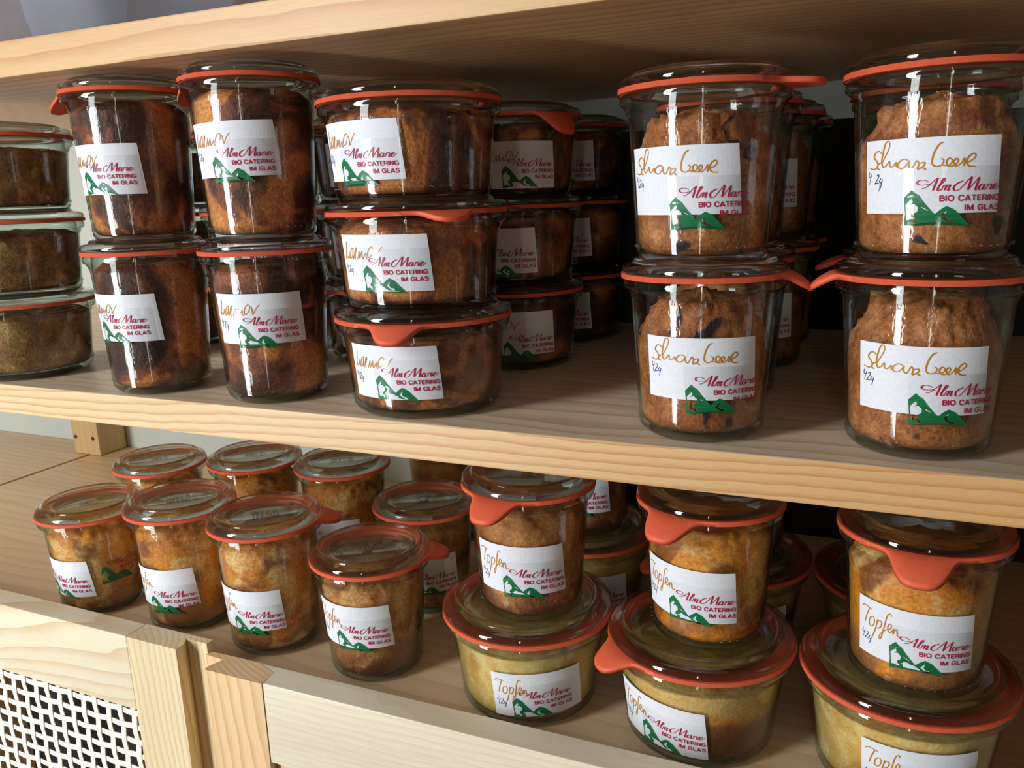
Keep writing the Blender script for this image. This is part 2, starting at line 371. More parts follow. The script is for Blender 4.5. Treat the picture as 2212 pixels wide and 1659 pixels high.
bm = bmesh.new(); box_bm(bm, (XL + 310, 0, -TLOW), (-2.2, 305, 0), 0.8); U(bm, 'cabinet_board', PINE_LOW, (-310, 4, ZLOW))
bm = bmesh.new(); box_bm(bm, (2.0, 0, -TLOW), (XR + 310, 305.8, 0), 0.8); U(bm, 'cabinet_board', PINE_LOW, (-310, 4, ZLOW))
bm = bmesh.new(); box_bm(bm, (20, 0, -600), (XR - XL - 20, 5, -TLOW - 0.2), 0.5); U(bm, 'cabinet_back', PANEL, (XL, 300, ZLOW))  # dark colour stands in for the unlit interior behind the cane
bm = bmesh.new(); box_bm(bm, (-19.5, -18, 0), (19.5, 17, -TMID - ZLOW - 0.2), 1.6)
blk = U(bm, 'support_block', PINE_BLOCK, (-311.5, 291.5, ZLOW + 0.1))
for sx in (-14.3, 11.6):
    bm = bmesh.new(); bmesh.ops.create_cone(bm, cap_ends=True, segments=20, radius1=2.1, radius2=2.1, depth=1.0)
    bmesh.ops.rotate(bm, verts=bm.verts, matrix=Matrix.Rotation(rad(90), 3, 'X'))
    U(bm, 'screw_hole', HOLE_SHADE, (-311.5 + sx, 273.4, -139), blk)
for sx in (XL, XR - 20):
    bm = bmesh.new(); box_bm(bm, (0, 4, -600), (20, 306, ZLOW + 157.9 - TLOW - 0.2), 0.8); U(bm, 'cabinet_side', PINE_LOW, (sx, 0, ZLOW))
bm = bmesh.new(); box_bm(bm, (20, 4, -600), (XR - XL - 20, 306, -582), 0.8); U(bm, 'cabinet_floor', PINE_LOW, (XL, 0, ZLOW))

# doors: frame-and-panel, their tops stand a little above the cabinet board
DB = -620                       # door bottom
def door(origin, rz, part):
    e = empty('door', P(*origin)); e.parent = unit; e.matrix_parent_inverse = unit.matrix_world.inverted(); e.rotation_euler[2] = rz
    parent_loc[e.name] = P(*origin); return e
def D(e, bm, name, mats, off=(0, 0, 0)):
    o = finish(bm, name, mats); o.parent = e; o.location = Vector(off) * K; return o
dl = door((0, 0, -138), 0, None)
H = DB + 138
bm = bmesh.new(); prism_bm(bm, [(-470, -15.2), (-430, -15.2), (-430, -0.4), (-470, -0.4)], H, 0, 0.5); D(dl, bm, 'stile', PINE_STILE)
bm = bmesh.new(); prism_bm(bm, [(74, -15.3), (111.5, -15.3), (111.5, -9.5), (108.5, -4.6), (123.5, -4.6), (123.5, -0.2), (74, -0.2)], H, 0, 0.0); D(dl, bm, 'stile', PINE_STILE)
bm = bmesh.new(); box_bm(bm, (-429.8, -7.4, -47.5), (73.4, 7.4, 0), 0.7); D(dl, bm, 'rail', PINE_RAIL, (0, -7.7, 0))
bm = bmesh.new(); box_bm(bm, (-429.8, -7.4, H), (73.4, 7.4, H + 47.5), 0.7); D(dl, bm, 'rail', PINE_RAIL, (0, -7.7, 0))
def cane(x0, x1, z0, z1, px, pz, y, hx):
    """open plain weave of flat cane strands, vertical and horizontal, passing over and under each other"""
    bm = bmesh.new()
    nx = int((x1 - x0) / px) + 2; nz = int((z1 - z0) / pz) + 2
    def strand(pts, nrm_w):
        prev = None
        for (c, w) in pts:
            ring = [bm.verts.new(c + w * s + Vector((0, t, 0))) for s, t in ((-1, 0.1), (-0.7, -0.28), (0.7, -0.28), (1, 0.1), (0.7, 0.3), (-0.7, 0.3))]
            if prev:
                for k in range(6): bm.faces.new((prev[k], prev[(k + 1) % 6], ring[(k + 1) % 6], ring[k]))
            prev = ring
    for i in range(nx):                      # vertical strands between the holes
        cx = hx + i * px - px * 40 if False else hx + (i - int((hx - x0) / px) - 1) * px
        if cx < x0 or cx > x1: continue
        pts = []; n = nz * 6
        for k in range(n + 1):
            z = z1 + 2 - k * (z1 - z0 + 4) / n
            ph = (z - z1 + 6.5) / pz
            s = math.tanh(2.2 * math.cos(math.pi * (ph + i))); lean = 0.25 * math.sin(math.pi * (ph + i))
            pts.append((Vector((cx + lean, y - 0.27 * s, z)), Vector((2.35, 0, 0))))
        strand(pts, None)
    for j in range(nz):                      # horizontal strands
        cz = z1 - 6.5 - 4.9 - (j - 0) * pz + pz * 0.5
        if cz < z0: break
        pts = []; n = nx * 6
        for k in range(n + 1):
            x = x0 - 2 + k * (x1 - x0 + 4) / n
            ii = (x - hx) / px + int((hx - x0) / px) + 1
            s = -math.tanh(2.2 * math.cos(math.pi * (ii - j))); lean = 0.2 * math.sin(math.pi * (ii - j))
            pts.append((Vector((x, y - 0.27 * s, cz - lean)), Vector((0, 0, 2.1))))
        strand(pts, None)
    return bm
bm = cane(-300, 74, -200, -47.5, 10.63, 9.85, 0, -46.7 + 5.3)
D(dl, bm, 'cane_weave', CANE, (0, -11.0, 0)).data.polygons.foreach_set('use_smooth', [True] * len(bpy.data.objects['cane_weave'].data.polygons))
# the other door overlaps the first and hangs a few millimetres lower
dr = door((153, -1.4, -144), rad(0.86), None)
H = DB + 144
bm = bmesh.new(); prism_bm(bm, [(-20, -15.9), (18.6, -16.2), (18.6, -5.5), (5.5, -0.2), (-30, -0.2), (-30, -4.0), (-17, -4.8), (-18.5, -9.0), (-20, -12.5)], H, 0, 0.0); D(dr, bm, 'stile', PINE_STILE_WARM)
bm = bmesh.new(); prism_bm(bm, [(6.1, -0.2), (19.0, -5.3), (19.0, -15.6), (560, -15.6), (560, -0.2)], -47, 0, 0.6); D(dr, bm, 'rail', PINE_RAIL_PALE)
bm = bmesh.new(); prism_bm(bm, [(19.0, -0.2), (19.0, -15.6), (560, -15.6), (560, -0.2)], H, H + 47, 0.6); D(dr, bm, 'rail', PINE_RAIL_PALE)
bm = bmesh.new(); prism_bm(bm, [(560.4, -15.9), (600, -15.9), (600, -0.2), (560.4, -0.2)], H, 0, 0.6); D(dr, bm, 'stile', PINE_STILE_WARM)
bm = bmesh.new(); box_bm(bm, (19.2, -11.5, H + 47.2), (560, -7.5, -47.2)); D(dr, bm, 'door_panel', PINE_STILE)

# ------------------------------------------------------------------ jars
# ring radius, base radius, wall radius under the neck, height of the ring, stacking pitch
TYPE = {'tall': dict(R=33.5, rb=26.1, rt=29.6, h=76.2, p=81.2), 'low': dict(R=33.6, rb=26.0, rt=29.6, h=66.2, p=71.1),
        'wide': dict(R=43.1, rb=36.7, rt=39.2, h=44.6, p=48.9), 'bowl': dict(R=44.1, rb=35.2, rt=40.0, h=49.9, p=53.3)}
def wall_r(T, z):
    """outer wall radius of a jar at height z"""
    zt = T['h'] - 8.5
    if z < 5: 
        q = 1 - z / 5; return T['rb'] - 4.2 * q * q
    return T['rb'] + (T['rt'] - T['rb']) * min(1, (z - 5) / (zt - 5)) ** 1.15
def body_profile(T):
    h, R, rt = T['h'], T['R'], T['rt']
    out = [(0, 1.4), (T['rb'] - 9, 0.9), (T['rb'] - 6.5, 0.15), (T['rb'] - 4.6, 0.0)] + [(wall_r(T, z), z) for z in (0.7, 1.6, 2.8, 4.0, 5.2, 9)]
    n0 = len(out)
    out += [(wall_r(T, z), z) for z in (h * 0.25, h * 0.4, h * 0.55, h * 0.7, h - 10)] + [(rt + 0.1, h - 8.5), (rt + 0.8, h - 7.6), (rt + 1.0, h - 6.6), (R - 2.2, h - 5.6), (R - 1.0, h - 4.9), (R - 0.7, h - 4.0), (R - 0.8, h - 2.0), (R - 1.5, h - 1.1),
            (R - 5.5, h - 1.05), (rt - 1.2, h - 2.2), (rt - 0.9, h - 8)]
    n1 = len(out)
    out += [(wall_r(T, z) - 0.8, z) for z in (h * 0.7, h * 0.5, h * 0.3, 11)] + [(T['rb'] - 1.2, 6.4), (T['rb'] - 2.4, 4.6), (T['rb'] - 5, 3.6), (0, 3.4)]
    return out, n0, n1
def lid_profile(T):
    R, h, p = T['R'], T['h'], T['p']; d = p - h
    return [(0, h + 0.9), (R * 0.62, h + 0.9), (R * 0.66, h - 1.4), (R * 0.735, h - 1.5), (R * 0.76, h + 1.0), (R - 1.3, h + 1.05), (R - 0.45, h + 1.5), (R - 0.3, h + 2.4), (R - 0.5, h + 3.5), (R - 1.2, h + 4.35), (R - 2.6, h + 4.8),
            (R * 0.865, h + 4.95), (R * 0.85, h + 5.9), (R * 0.835, h + 6.7), (R * 0.81, h + 7.0), (R * 0.785, h + 6.5), (R * 0.77, h + 5.0), (R * 0.75, h + d + 0.05), (R * 0.66, h + d), (R * 0.63, h + d - 0.8), (0, h + d - 0.9)]
MESH = {}
def body_mesh(tn):
    if ('b', tn) not in MESH:
        T = TYPE[tn]; pr, n0, n1 = body_profile(T); vs, fs, ri = lathe(pr, 80)
        n = len(pr); idx = []
        for k in ri: idx.append(2 if (k < 8 or k >= n - 4) else 3 if n0 + 5 <= k < n1 - 2 else (0 if k < n1 - 1 else 1))
        # a ring of little moulded beads just above the base
        nb = 44 if tn in ('tall', 'low') else 60
        bmb = bmesh.new()
        for i in range(nb):
            a = 2 * math.pi * i / nb; rr = wall_r(T, 7.0)
            bmesh.ops.create_icosphere(bmb, subdivisions=1, radius=0.75, matrix=Matrix.Translation((rr * math.cos(a), rr * math.sin(a), 7.0)))
        base = len(vs); bmb.verts.index_update()
        vs += [tuple(v.co * K) for v in bmb.verts]; fs += [tuple(base + v.index for v in fc.verts) for fc in bmb.faces]; idx += [0] * len(bmb.faces); bmb.free()
        me = mesh('jar_body', vs, fs, idx, True)
        for m in (JAR_OUT, JAR_IN, BASE_GLASS, RIM_GLASS): me.materials.append(m)
        MESH['b', tn] = me
    return MESH['b', tn]
def lid_mesh(tn):
    if ('l', tn) not in MESH:
        vs, fs, ri = lathe(lid_profile(TYPE[tn]), 80); me = mesh('lid', vs, fs, [1 if 11 <= k <= 17 or k in (2, 3) else 0 for k in ri], True); me.materials.append(LID_GLASS); me.materials.append(RIDGE_GLASS); MESH['l', tn] = me
    return MESH['l', tn]
def ring_mesh(tn, az=None, droop=5.0, L=11.0):
    """flat rubber seal; az gives the direction of its pull tab (degrees from straight at the viewer, turning towards +x)"""
    key = ('r', tn, az, droop, L)
    if key in MESH: return MESH[key]
    T = TYPE[tn]; R, h = T['R'], T['h']; th = 1.0
    angs = []
    N = 160
    for i in range(N): angs.append(2 * math.pi * i / N)
    def tab(a):
        if az is None: return 0
        c = rad(az - 90); s = (math.atan2(math.sin(a - c), math.cos(a - c))) * R / 8.6
        return math.exp(-abs(s) ** 3.2 * 0.85)
    radii = [0.0, 0.5, 0.85, 1.0]; ext = [0.25, 0.5, 0.75, 0.92, 1.0]
    vs, fs = [], []; rows = 0; cols = []
    r0 = R * 0.80
    for a in angs:
        t = tab(a); col = []
        prof = [(r0 + (R - r0) * q, 0.0) for q in radii] + [(R + L * t * q, -droop * t * q ** 1.6) for q in ext]
        for (rr, dz) in prof: col.append((rr * math.cos(a), rr * math.sin(a), h + dz))
        cols.append(col)
    m = len(cols[0])
    for lay in (th, -th):
        for col in cols:
            for (x, y, z) in col: vs.append((x * K, y * K, (z + lay) * K))
    off = N * m
    for i in range(N):
        j = (i + 1) % N
        for k in range(m - 1):
            a, b, c, d = i * m + k, i * m + k + 1, j * m + k + 1, j * m + k
            fs.append((a, b, c, d)); fs.append((off + d, off + c, off + b, off + a))
        fs.append((i * m + m - 1, off + i * m + m - 1, off + j * m + m - 1, j * m + m - 1)); fs.append((j * m, off + j * m, off + i * m, i * m))
    me = mesh('sealing_ring', vs, fs, None, True); me.materials.append(RUBBER)
    MESH[key] = me; return me
def cake_mesh(tn, kind, var):
    key = ('c', tn, kind, var)
    if key in MESH: return MESH[key]
    T = TYPE[tn]; h = T['h']; rnd = random.Random(str(key))
    # fraction of the height up to which the cake fills the glass, height of its crown, roughness of its side
    full, top, amp = {'marble': (0.91, 1.0, 0.35), 'berry': (0.56, 0.97, 0.8), 'curd': (0.82, 0.95, 0.6), 'curd_dark': (0.80, 0.93, 0.6), 'cream': (0.88, 0.92, 0.25), 'cream_brown': (0.86, 0.91, 0.4), 'nut': (0.88, 0.95, 0.4)}[kind]
    top += rnd.uniform(-0.03, 0.02)
    nu, pr = 96, []
    zf, zt = h * full - 4, h * top - 3
    for k in range(15): 
        z = 4.4 + (zf - 4.4) * k / 14; lim = wall_r(T, z) - 1.15
        if z < 8: lim = min(lim, T['rb'] - 3.6 + (z - 4.4) * 0.8)
        pr.append((lim, z, 0.25))
    re = wall_r(T, zf) - 1.15
    edge = 0.70 if kind == 'berry' else 0.80
    for k in range(1, 9): 
        q = k / 8; pr.append((re * (1 - (1 - edge) * q ** 1.5), zf + (zt - zf) * (q ** 0.9) * 0.86, 0.6 + 0.4 * q))
    for k in range(1, 9):
        q = k / 8; pr.append((re * edge * (1 - q) + 0.001, zt - (zt - zf) * 0.14 * (1 - q ** 1.4), 1.0))
    ofs = Vector((rnd.uniform(-50, 50), rnd.uniform(-50, 50), 0))
    vs, fs = [], []
    vs.append((0, 0, 4.2 * K))
    for (rr, z, w) in pr:
        for i in range(nu):
            a = 2 * math.pi * i / nu; q = Vector((rr * math.cos(a), rr * math.sin(a), z))
            d1 = noise.fractal((q + ofs) * 0.11, 0.8, 2.1, 3); d2 = noise.fractal((q - ofs) * 0.35, 0.9, 2.1, 3)
            dr = -abs(d1 * 2.2 + d2 * 1.2) * amp * w if w < 0.5 else (d1 * 2.6 + d2 * 1.4) * amp * w
            rr2 = max(0.001, min(rr + dr, wall_r(T, z) - 1.05)); dz = (d1 * 2.0 + d2 * 1.0) * amp * (w if w > 0.5 else 0)
            vs.append((rr2 * math.cos(a) * K, rr2 * math.sin(a) * K, min(z + dz, h - 3.2) * K))
    n = len(pr)
    for i in range(nu): fs.append((0, 1 + (i + 1) % nu, 1 + i))
    for k in range(n - 1):
        for i in range(nu):
            j = (i + 1) % nu; fs.append((1 + k * nu + i, 1 + k * nu + j, 1 + (k + 1) * nu + j, 1 + (k + 1) * nu + i))
    me = mesh('cake', vs, fs, None, True); me.materials.append(CAKES[kind]); MESH[key] = me; return me

# ------------------------------------------------------------------ writing and print, drawn in label millimetres (u to the side, v up from the lower edge)
LW, LH = 46.0, 25.0
def px_marmor(x, y):
    return ((x - (305 + (y - 375) * 0.145)) / 22.5, 25 * (1 - (y - 370) / 655))
def px_topfen(x, y):          # bilinear inverse of a label seen at an angle
    u = (x - 645) / 1105 * LW; top = 30 + 330 * (u / LW) - 150 * (u / LW) ** 2 if False else 30 + 188 * (u / LW) + 70 * math.sin(math.pi * min(1, max(0, u / LW)))
    return (u, LH * (1 - (y - top) / 508))
def px_berry(x, y):
    u = (x - 1395) / 690 * LW; return (u, LH * (1 - (y - (597 - 64 * u / LW)) / 358))
def conv(strokes, fn): return [[fn(*p) for p in s] for s in strokes]
MARMOR = conv([[(412, 452), (406, 520), (398, 600), (386, 660)], [(396, 600), (412, 632), (430, 640), (446, 600), (452, 565), (452, 610), (466, 650), (482, 640)],
               [(520, 520), (494, 540), (476, 590), (478, 635), (500, 630), (520, 570), (524, 520), (516, 600), (524, 655), (540, 600), (560, 520), (572, 540), (552, 600), (556, 655)],
               [(588, 655), (604, 600), (614, 560), (616, 610), (622, 640), (640, 590), (652, 560), (654, 610), (664, 640), (690, 600), (704, 580), (706, 625), (722, 650)],
               [(770, 505), (744, 530), (726, 590), (736, 628), (762, 620), (786, 570), (790, 520), (770, 505)], [(806, 530), (818, 580), (828, 632), (846, 590), (868, 545), (896, 508)]], px_marmor)
DATE = conv([[(404, 706), (402, 745), (420, 752), (432, 735)], [(430, 720), (418, 815)], [(446, 742), (464, 730), (468, 752), (450, 790), (438, 812), (456, 806), (478, 806)], [(492, 762), (480, 790), (496, 802), (510, 790)], [(508, 770), (502, 815), (500, 852)]], px_marmor)
DATE_SLASH = [[(p[0] + (1.9 if k > 1 else 0), p[1]) for p in s] for k, s in enumerate(DATE)] + [[(7.4, 8.6), (6.8, 5.6)]]
TOPFEN = conv([[(686, 138), (712, 130), (748, 144), (806, 176)], [(776, 166), (756, 200), (738, 240), (722, 288)], [(806, 238), (782, 256), (774, 296), (792, 326), (820, 316), (834, 280), (824, 246), (806, 238)],
               [(868, 262), (850, 330), (826, 390), (806, 426)], [(858, 300), (880, 274), (902, 282), (906, 312), (884, 340), (856, 342)],
               [(1000, 236), (996, 212), (974, 214), (954, 250), (938, 310), (918, 380), (900, 430), (884, 440), (884, 412), (908, 380), (946, 356), (970, 352)],
               [(970, 352), (996, 338), (1000, 310), (984, 300), (968, 326), (970, 360), (988, 376), (1008, 364), (1022, 340), (1016, 390), (1034, 356), (1050, 346), (1054, 372), (1056, 402), (1074, 414), (1092, 408)]], px_topfen)
BERRY = conv([[(1506, 652), (1490, 640), (1468, 648), (1456, 672), (1474, 690), (1480, 712), (1458, 730), (1424, 726)], [(1502, 694), (1484, 704), (1478, 722), (1494, 730)],
              [(1504, 702), (1530, 660), (1552, 618), (1550, 592), (1532, 598), (1516, 640), (1506, 690), (1516, 716), (1534, 706), (1552, 684), (1554, 708), (1570, 710), (1590, 688), (1590, 708), (1604, 708)],
              [(1650, 676), (1628, 672), (1604, 688), (1600, 712), (1622, 716), (1644, 696), (1654, 678), (1652, 704), (1666, 714), (1682, 690), (1690, 676), (1700, 690), (1692, 716)],
              [(1698, 690), (1726, 682), (1722, 700), (1694, 718), (1716, 708), (1734, 716)], [(1812, 584), (1790, 598), (1768, 640), (1760, 684), (1776, 698), (1802, 690), (1812, 668), (1800, 660)],
              [(1806, 692), (1836, 688), (1850, 668), (1838, 656), (1824, 672), (1830, 692), (1856, 690), (1876, 668), (1868, 656), (1856, 674), (1866, 692), (1890, 676), (1902, 654), (1906, 664), (1900, 690)],
              [(1906, 676), (1938, 660), (1956, 640), (1946, 628), (1924, 644), (1914, 670), (1926, 688), (1956, 688)]], px_berry)
SCRIPT = conv([[(745, 668), (722, 653), (692, 650), (669, 661), (672, 682), (700, 692), (735, 690), (762, 682)], [(705, 722), (728, 717), (755, 692), (780, 658), (803, 633)], [(803, 633), (797, 668), (790, 708), (784, 743)], [(746, 699), (798, 694)],
               [(808, 722), (832, 690), (852, 656), (848, 640), (838, 650), (824, 695), (815, 735), (825, 743), (836, 733)], [(838, 743), (846, 718), (850, 698)], [(844, 724), (856, 704), (865, 697), (870, 704), (860, 743)], [(866, 724), (878, 704), (888, 697), (893, 704), (884, 735), (889, 744), (900, 735)],
               [(976, 666), (948, 680), (924, 705), (921, 734), (938, 748), (962, 737), (986, 700), (1010, 660), (1032, 632)], [(1032, 632), (1027, 670), (1019, 746)], [(1019, 746), (1046, 700), (1086, 638)], [(1086, 638), (1080, 690), (1073, 741), (1086, 747)],
               [(1132, 702), (1116, 698), (1099, 715), (1096, 738), (1109, 745), (1126, 725), (1136, 700), (1128, 735), (1136, 745), (1147, 735)], [(1150, 743), (1163, 700), (1160, 715), (1173, 698), (1184, 704)],
               [(1196, 700), (1187, 735), (1195, 745), (1206, 735)], [(1204, 680), (1208, 676)], [(1216, 725), (1236, 712), (1239, 700), (1226, 698), (1213, 715), (1211, 738), (1226, 745), (1246, 728), (1264, 706)]], px_marmor)
MOUNTAIN = [(12.5, 11.2), (13.4, 10.2), (14.8, 9.3), (16.3, 7.0), (19.6, 2.9), (21.2, 4.4), (23.1, 5.6), (24.6, 4.9), (25.7, 4.2), (28.0, 1.6), (30.3, -0.9), (10.2, -0.9), (10.1, 0.6), (10.4, 3.0), (10.0, 8.6)]
SNOW = [[(10.5, 6.1), (11.5, 7.3), (12.6, 8.3), (12.9, 7.2), (12.0, 6.2), (13.3, 6.6), (14.5, 5.4), (14.3, 3.9), (13.4, 3.4), (13.0, 2.2), (14.0, 1.6), (14.1, -0.1), (12.4, 1.3), (10.9, 1.0), (10.7, 3.2)],
        [(23.3, 4.3), (21.3, 2.2), (22.6, 1.0), (23.6, 0.3), (25.2, 0.1), (24.6, 1.1), (23.5, 1.2), (22.6, 2.2)]]
def catmull(pts, n=5):
    if len(pts) < 3: return pts
    out = []
    for i in range(len(pts) - 1):
        p0, p1, p2, p3 = pts[max(0, i - 1)], pts[i], pts[i + 1], pts[min(len(pts) - 1, i + 2)]
        for k in range(n):
            t = k / n
            out.append(tuple(0.5 * (2 * b + (c - a) * t + (2 * a - 5 * b + 4 * c - d) * t * t + (-a + 3 * b - 3 * c + d) * t ** 3) for a, b, c, d in zip(p0, p1, p2, p3)))
    out.append(pts[-1]); return out
def ribbon(strokes, w, contrast=0.0, n=5, end=0.6):
    """flat pen strokes; contrast thickens down-strokes as a pointed pen does"""
    vs, fs = [], []
    for s in strokes:
        p = catmull(s, n); base = len(vs)
        for i, (x, y) in enumerate(p):
            a, b = p[max(0, i - 1)], p[min(len(p) - 1, i + 1)]; dx, dy = b[0] - a[0], b[1] - a[1]; L = math.hypot(dx, dy) or 1
            ww = w * (1 - contrast + contrast * 2 * abs(dy) / L * (1 if dy < 0 else 0.25))
            if i in (0, len(p) - 1): ww *= end
            vs += [(x - dy / L * ww / 2, y + dx / L * ww / 2), (x + dy / L * ww / 2, y - dx / L * ww / 2)]
        for i in range(len(p) - 1): fs.append((base + 2 * i, base + 2 * i + 1, base + 2 * i + 3, base + 2 * i + 2))
    return vs, fs
SANS = {'B': (.62, [[(.08, 0), (.08, 1)], [(.08, .93), (.38, .93), (.52, .86), (.55, .74), (.50, .60), (.38, .54), (.08, .54)], [(.38, .54), (.54, .47), (.60, .30), (.54, .13), (.40, .07), (.08, .07)]]),
        'I': (.18, [[(.09, 0), (.09, 1)]]), 'O': (.78, [[(.39, .95), (.18, .86), (.08, .66), (.08, .34), (.18, .14), (.39, .05), (.60, .14), (.70, .34), (.70, .66), (.60, .86), (.39, .95)]]),
        'C': (.72, [[(.66, .70), (.58, .88), (.39, .95), (.18, .86), (.08, .64), (.08, .36), (.18, .14), (.39, .05), (.58, .12), (.67, .32)]]), 'A': (.74, [[(.04, 0), (.34, .98)], [(.36, .98), (.70, 0)], [(.16, .28), (.58, .28)]]),
        'T': (.62, [[(.02, .93), (.60, .93)], [(.31, .93), (.31, 0)]]), 'E': (.58, [[(.08, 0), (.08, 1)], [(.08, .93), (.54, .93)], [(.08, .53), (.50, .53)], [(.08, .07), (.56, .07)]]),
        'R': (.68, [[(.08, 0), (.08, 1)], [(.08, .93), (.42, .93), (.56, .86), (.59, .70), (.54, .55), (.42, .48), (.08, .48)], [(.44, .48), (.55, .36), (.58, .14), (.63, 0)]]), 'N': (.70, [[(.08, 0), (.08, 1)], [(.10, .97), (.60, .03)], [(.62, 0), (.62, 1)]]),
        'G': (.76, [[(.67, .72), (.58, .88), (.39, .95), (.18, .86), (.08, .64), (.08, .36), (.18, .14), (.39, .05), (.58, .12), (.67, .28), (.67, .46)], [(.42, .46), (.70, .46)]]), 'M': (.84, [[(.08, 0), (.08, 1)], [(.11, .98), (.42, .04)], [(.42, .04), (.73, .98)], [(.76, 0), (.76, 1)]]),
        'L': (.54, [[(.08, 0), (.08, 1)], [(.08, .07), (.52, .07)]]), 'S': (.66, [[(.57, .74), (.50, .90), (.32, .95), (.15, .87), (.12, .70), (.24, .57), (.46, .48), (.58, .33), (.53, .13), (.34, .05), (.15, .11), (.07, .28)]]),
        'W': (1.0, [[(.04, 1), (.27, .03)], [(.27, .03), (.50, .97)], [(.50, .97), (.73, .03)], [(.73, .03), (.96, 1)]]), 'K': (.68, [[(.08, 0), (.08, 1)], [(.08, .36), (.60, 1)], [(.26, .56), (.64, 0)]]), ' ': (.30, [])}
def text2d(body, x_right, y0, cap, width, pen=0.30):
    x, st = 0.0, []
    for ch in body:
        w, ss = SANS[ch]; st += [[(x + a, b) for a, b in q] for q in ss]; x += w + 0.10
    k = width / (x - 0.10)
    return ribbon([[(x_right - width + a * k, y0 + b * cap) for a, b in q] for q in st], pen, 0.0, 4, 1.0)
def poly2d(outer, holes=()):
    loops = [[Vector((x, y, 0)) for x, y in l] for l in (outer, *holes)]
    tri = tessellate_polygon(loops); return [(v.x, v.y) for l in loops for v in l], [tuple(t) for t in tri]
WORD = {'marble': ribbon(MARMOR, 0.46, 0.25), 'berry': ribbon(BERRY, 0.52, 0.2), 'curd': ribbon(TOPFEN, 0.46, 0.15)}
NUM = ribbon(DATE, 0.32); NUM_SLASH = ribbon(DATE_SLASH, 0.34)
LOGO_RED = [ribbon(SCRIPT, 0.40, 0.55), text2d('BIO CATERING', 40.6, 7.2, 1.9, 19.7, 0.40), text2d('IM GLAS', 40.5, 4.05, 1.9, 12.0, 0.40)]
LOGO_GREEN = [poly2d(MOUNTAIN, SNOW)]

def wrap(parts, mats, T, az_left, zb, tilt, lift, name, parent, bow=0.0):
    """lay flat (u, v) artwork on the outside of a jar; az_left is the azimuth of the label's left edge, zb the height of its lower edge"""
    vs, fs, idx = [], [], []
    ct, st = math.cos(tilt), math.sin(tilt)
    for (pv, pf), mi in parts:
        b = len(vs)
        for (u, v) in pv:
            du, dv = u - LW / 2, v - LH / 2; u2 = du * ct - dv * st + LW / 2; v2 = du * st + dv * ct + LH / 2
            z = zb + v2; rr = wall_r(T, z); a = rad(az_left) + u2 / rr - math.pi / 2
            vs.append(((rr + lift) * math.cos(a) * K, (rr + lift) * math.sin(a) * K, z * K))
        fs += [tuple(b + i for i in t) for t in pf]; idx += [mi] * len(pf)
    me = mesh(name, vs, fs, idx)
    for m in mats: me.materials.append(m)
    o = bpy.data.objects.new(name, me); COL.objects.link(o); o.parent = parent; return o
def grid2d(x0, x1, y0, y1, nx, ny):
    vs = [(x0 + (x1 - x0) * i / nx, y0 + (y1 - y0) * j / ny) for j in range(ny + 1) for i in range(nx + 1)]
    return vs, [(j * (nx + 1) + i, j * (nx + 1) + i + 1, (j + 1) * (nx + 1) + i + 1, (j + 1) * (nx + 1) + i) for j in range(ny) for i in range(nx)]
def shift(pv, du, dv): return ([(u + du, v + dv) for u, v in pv[0]], pv[1])

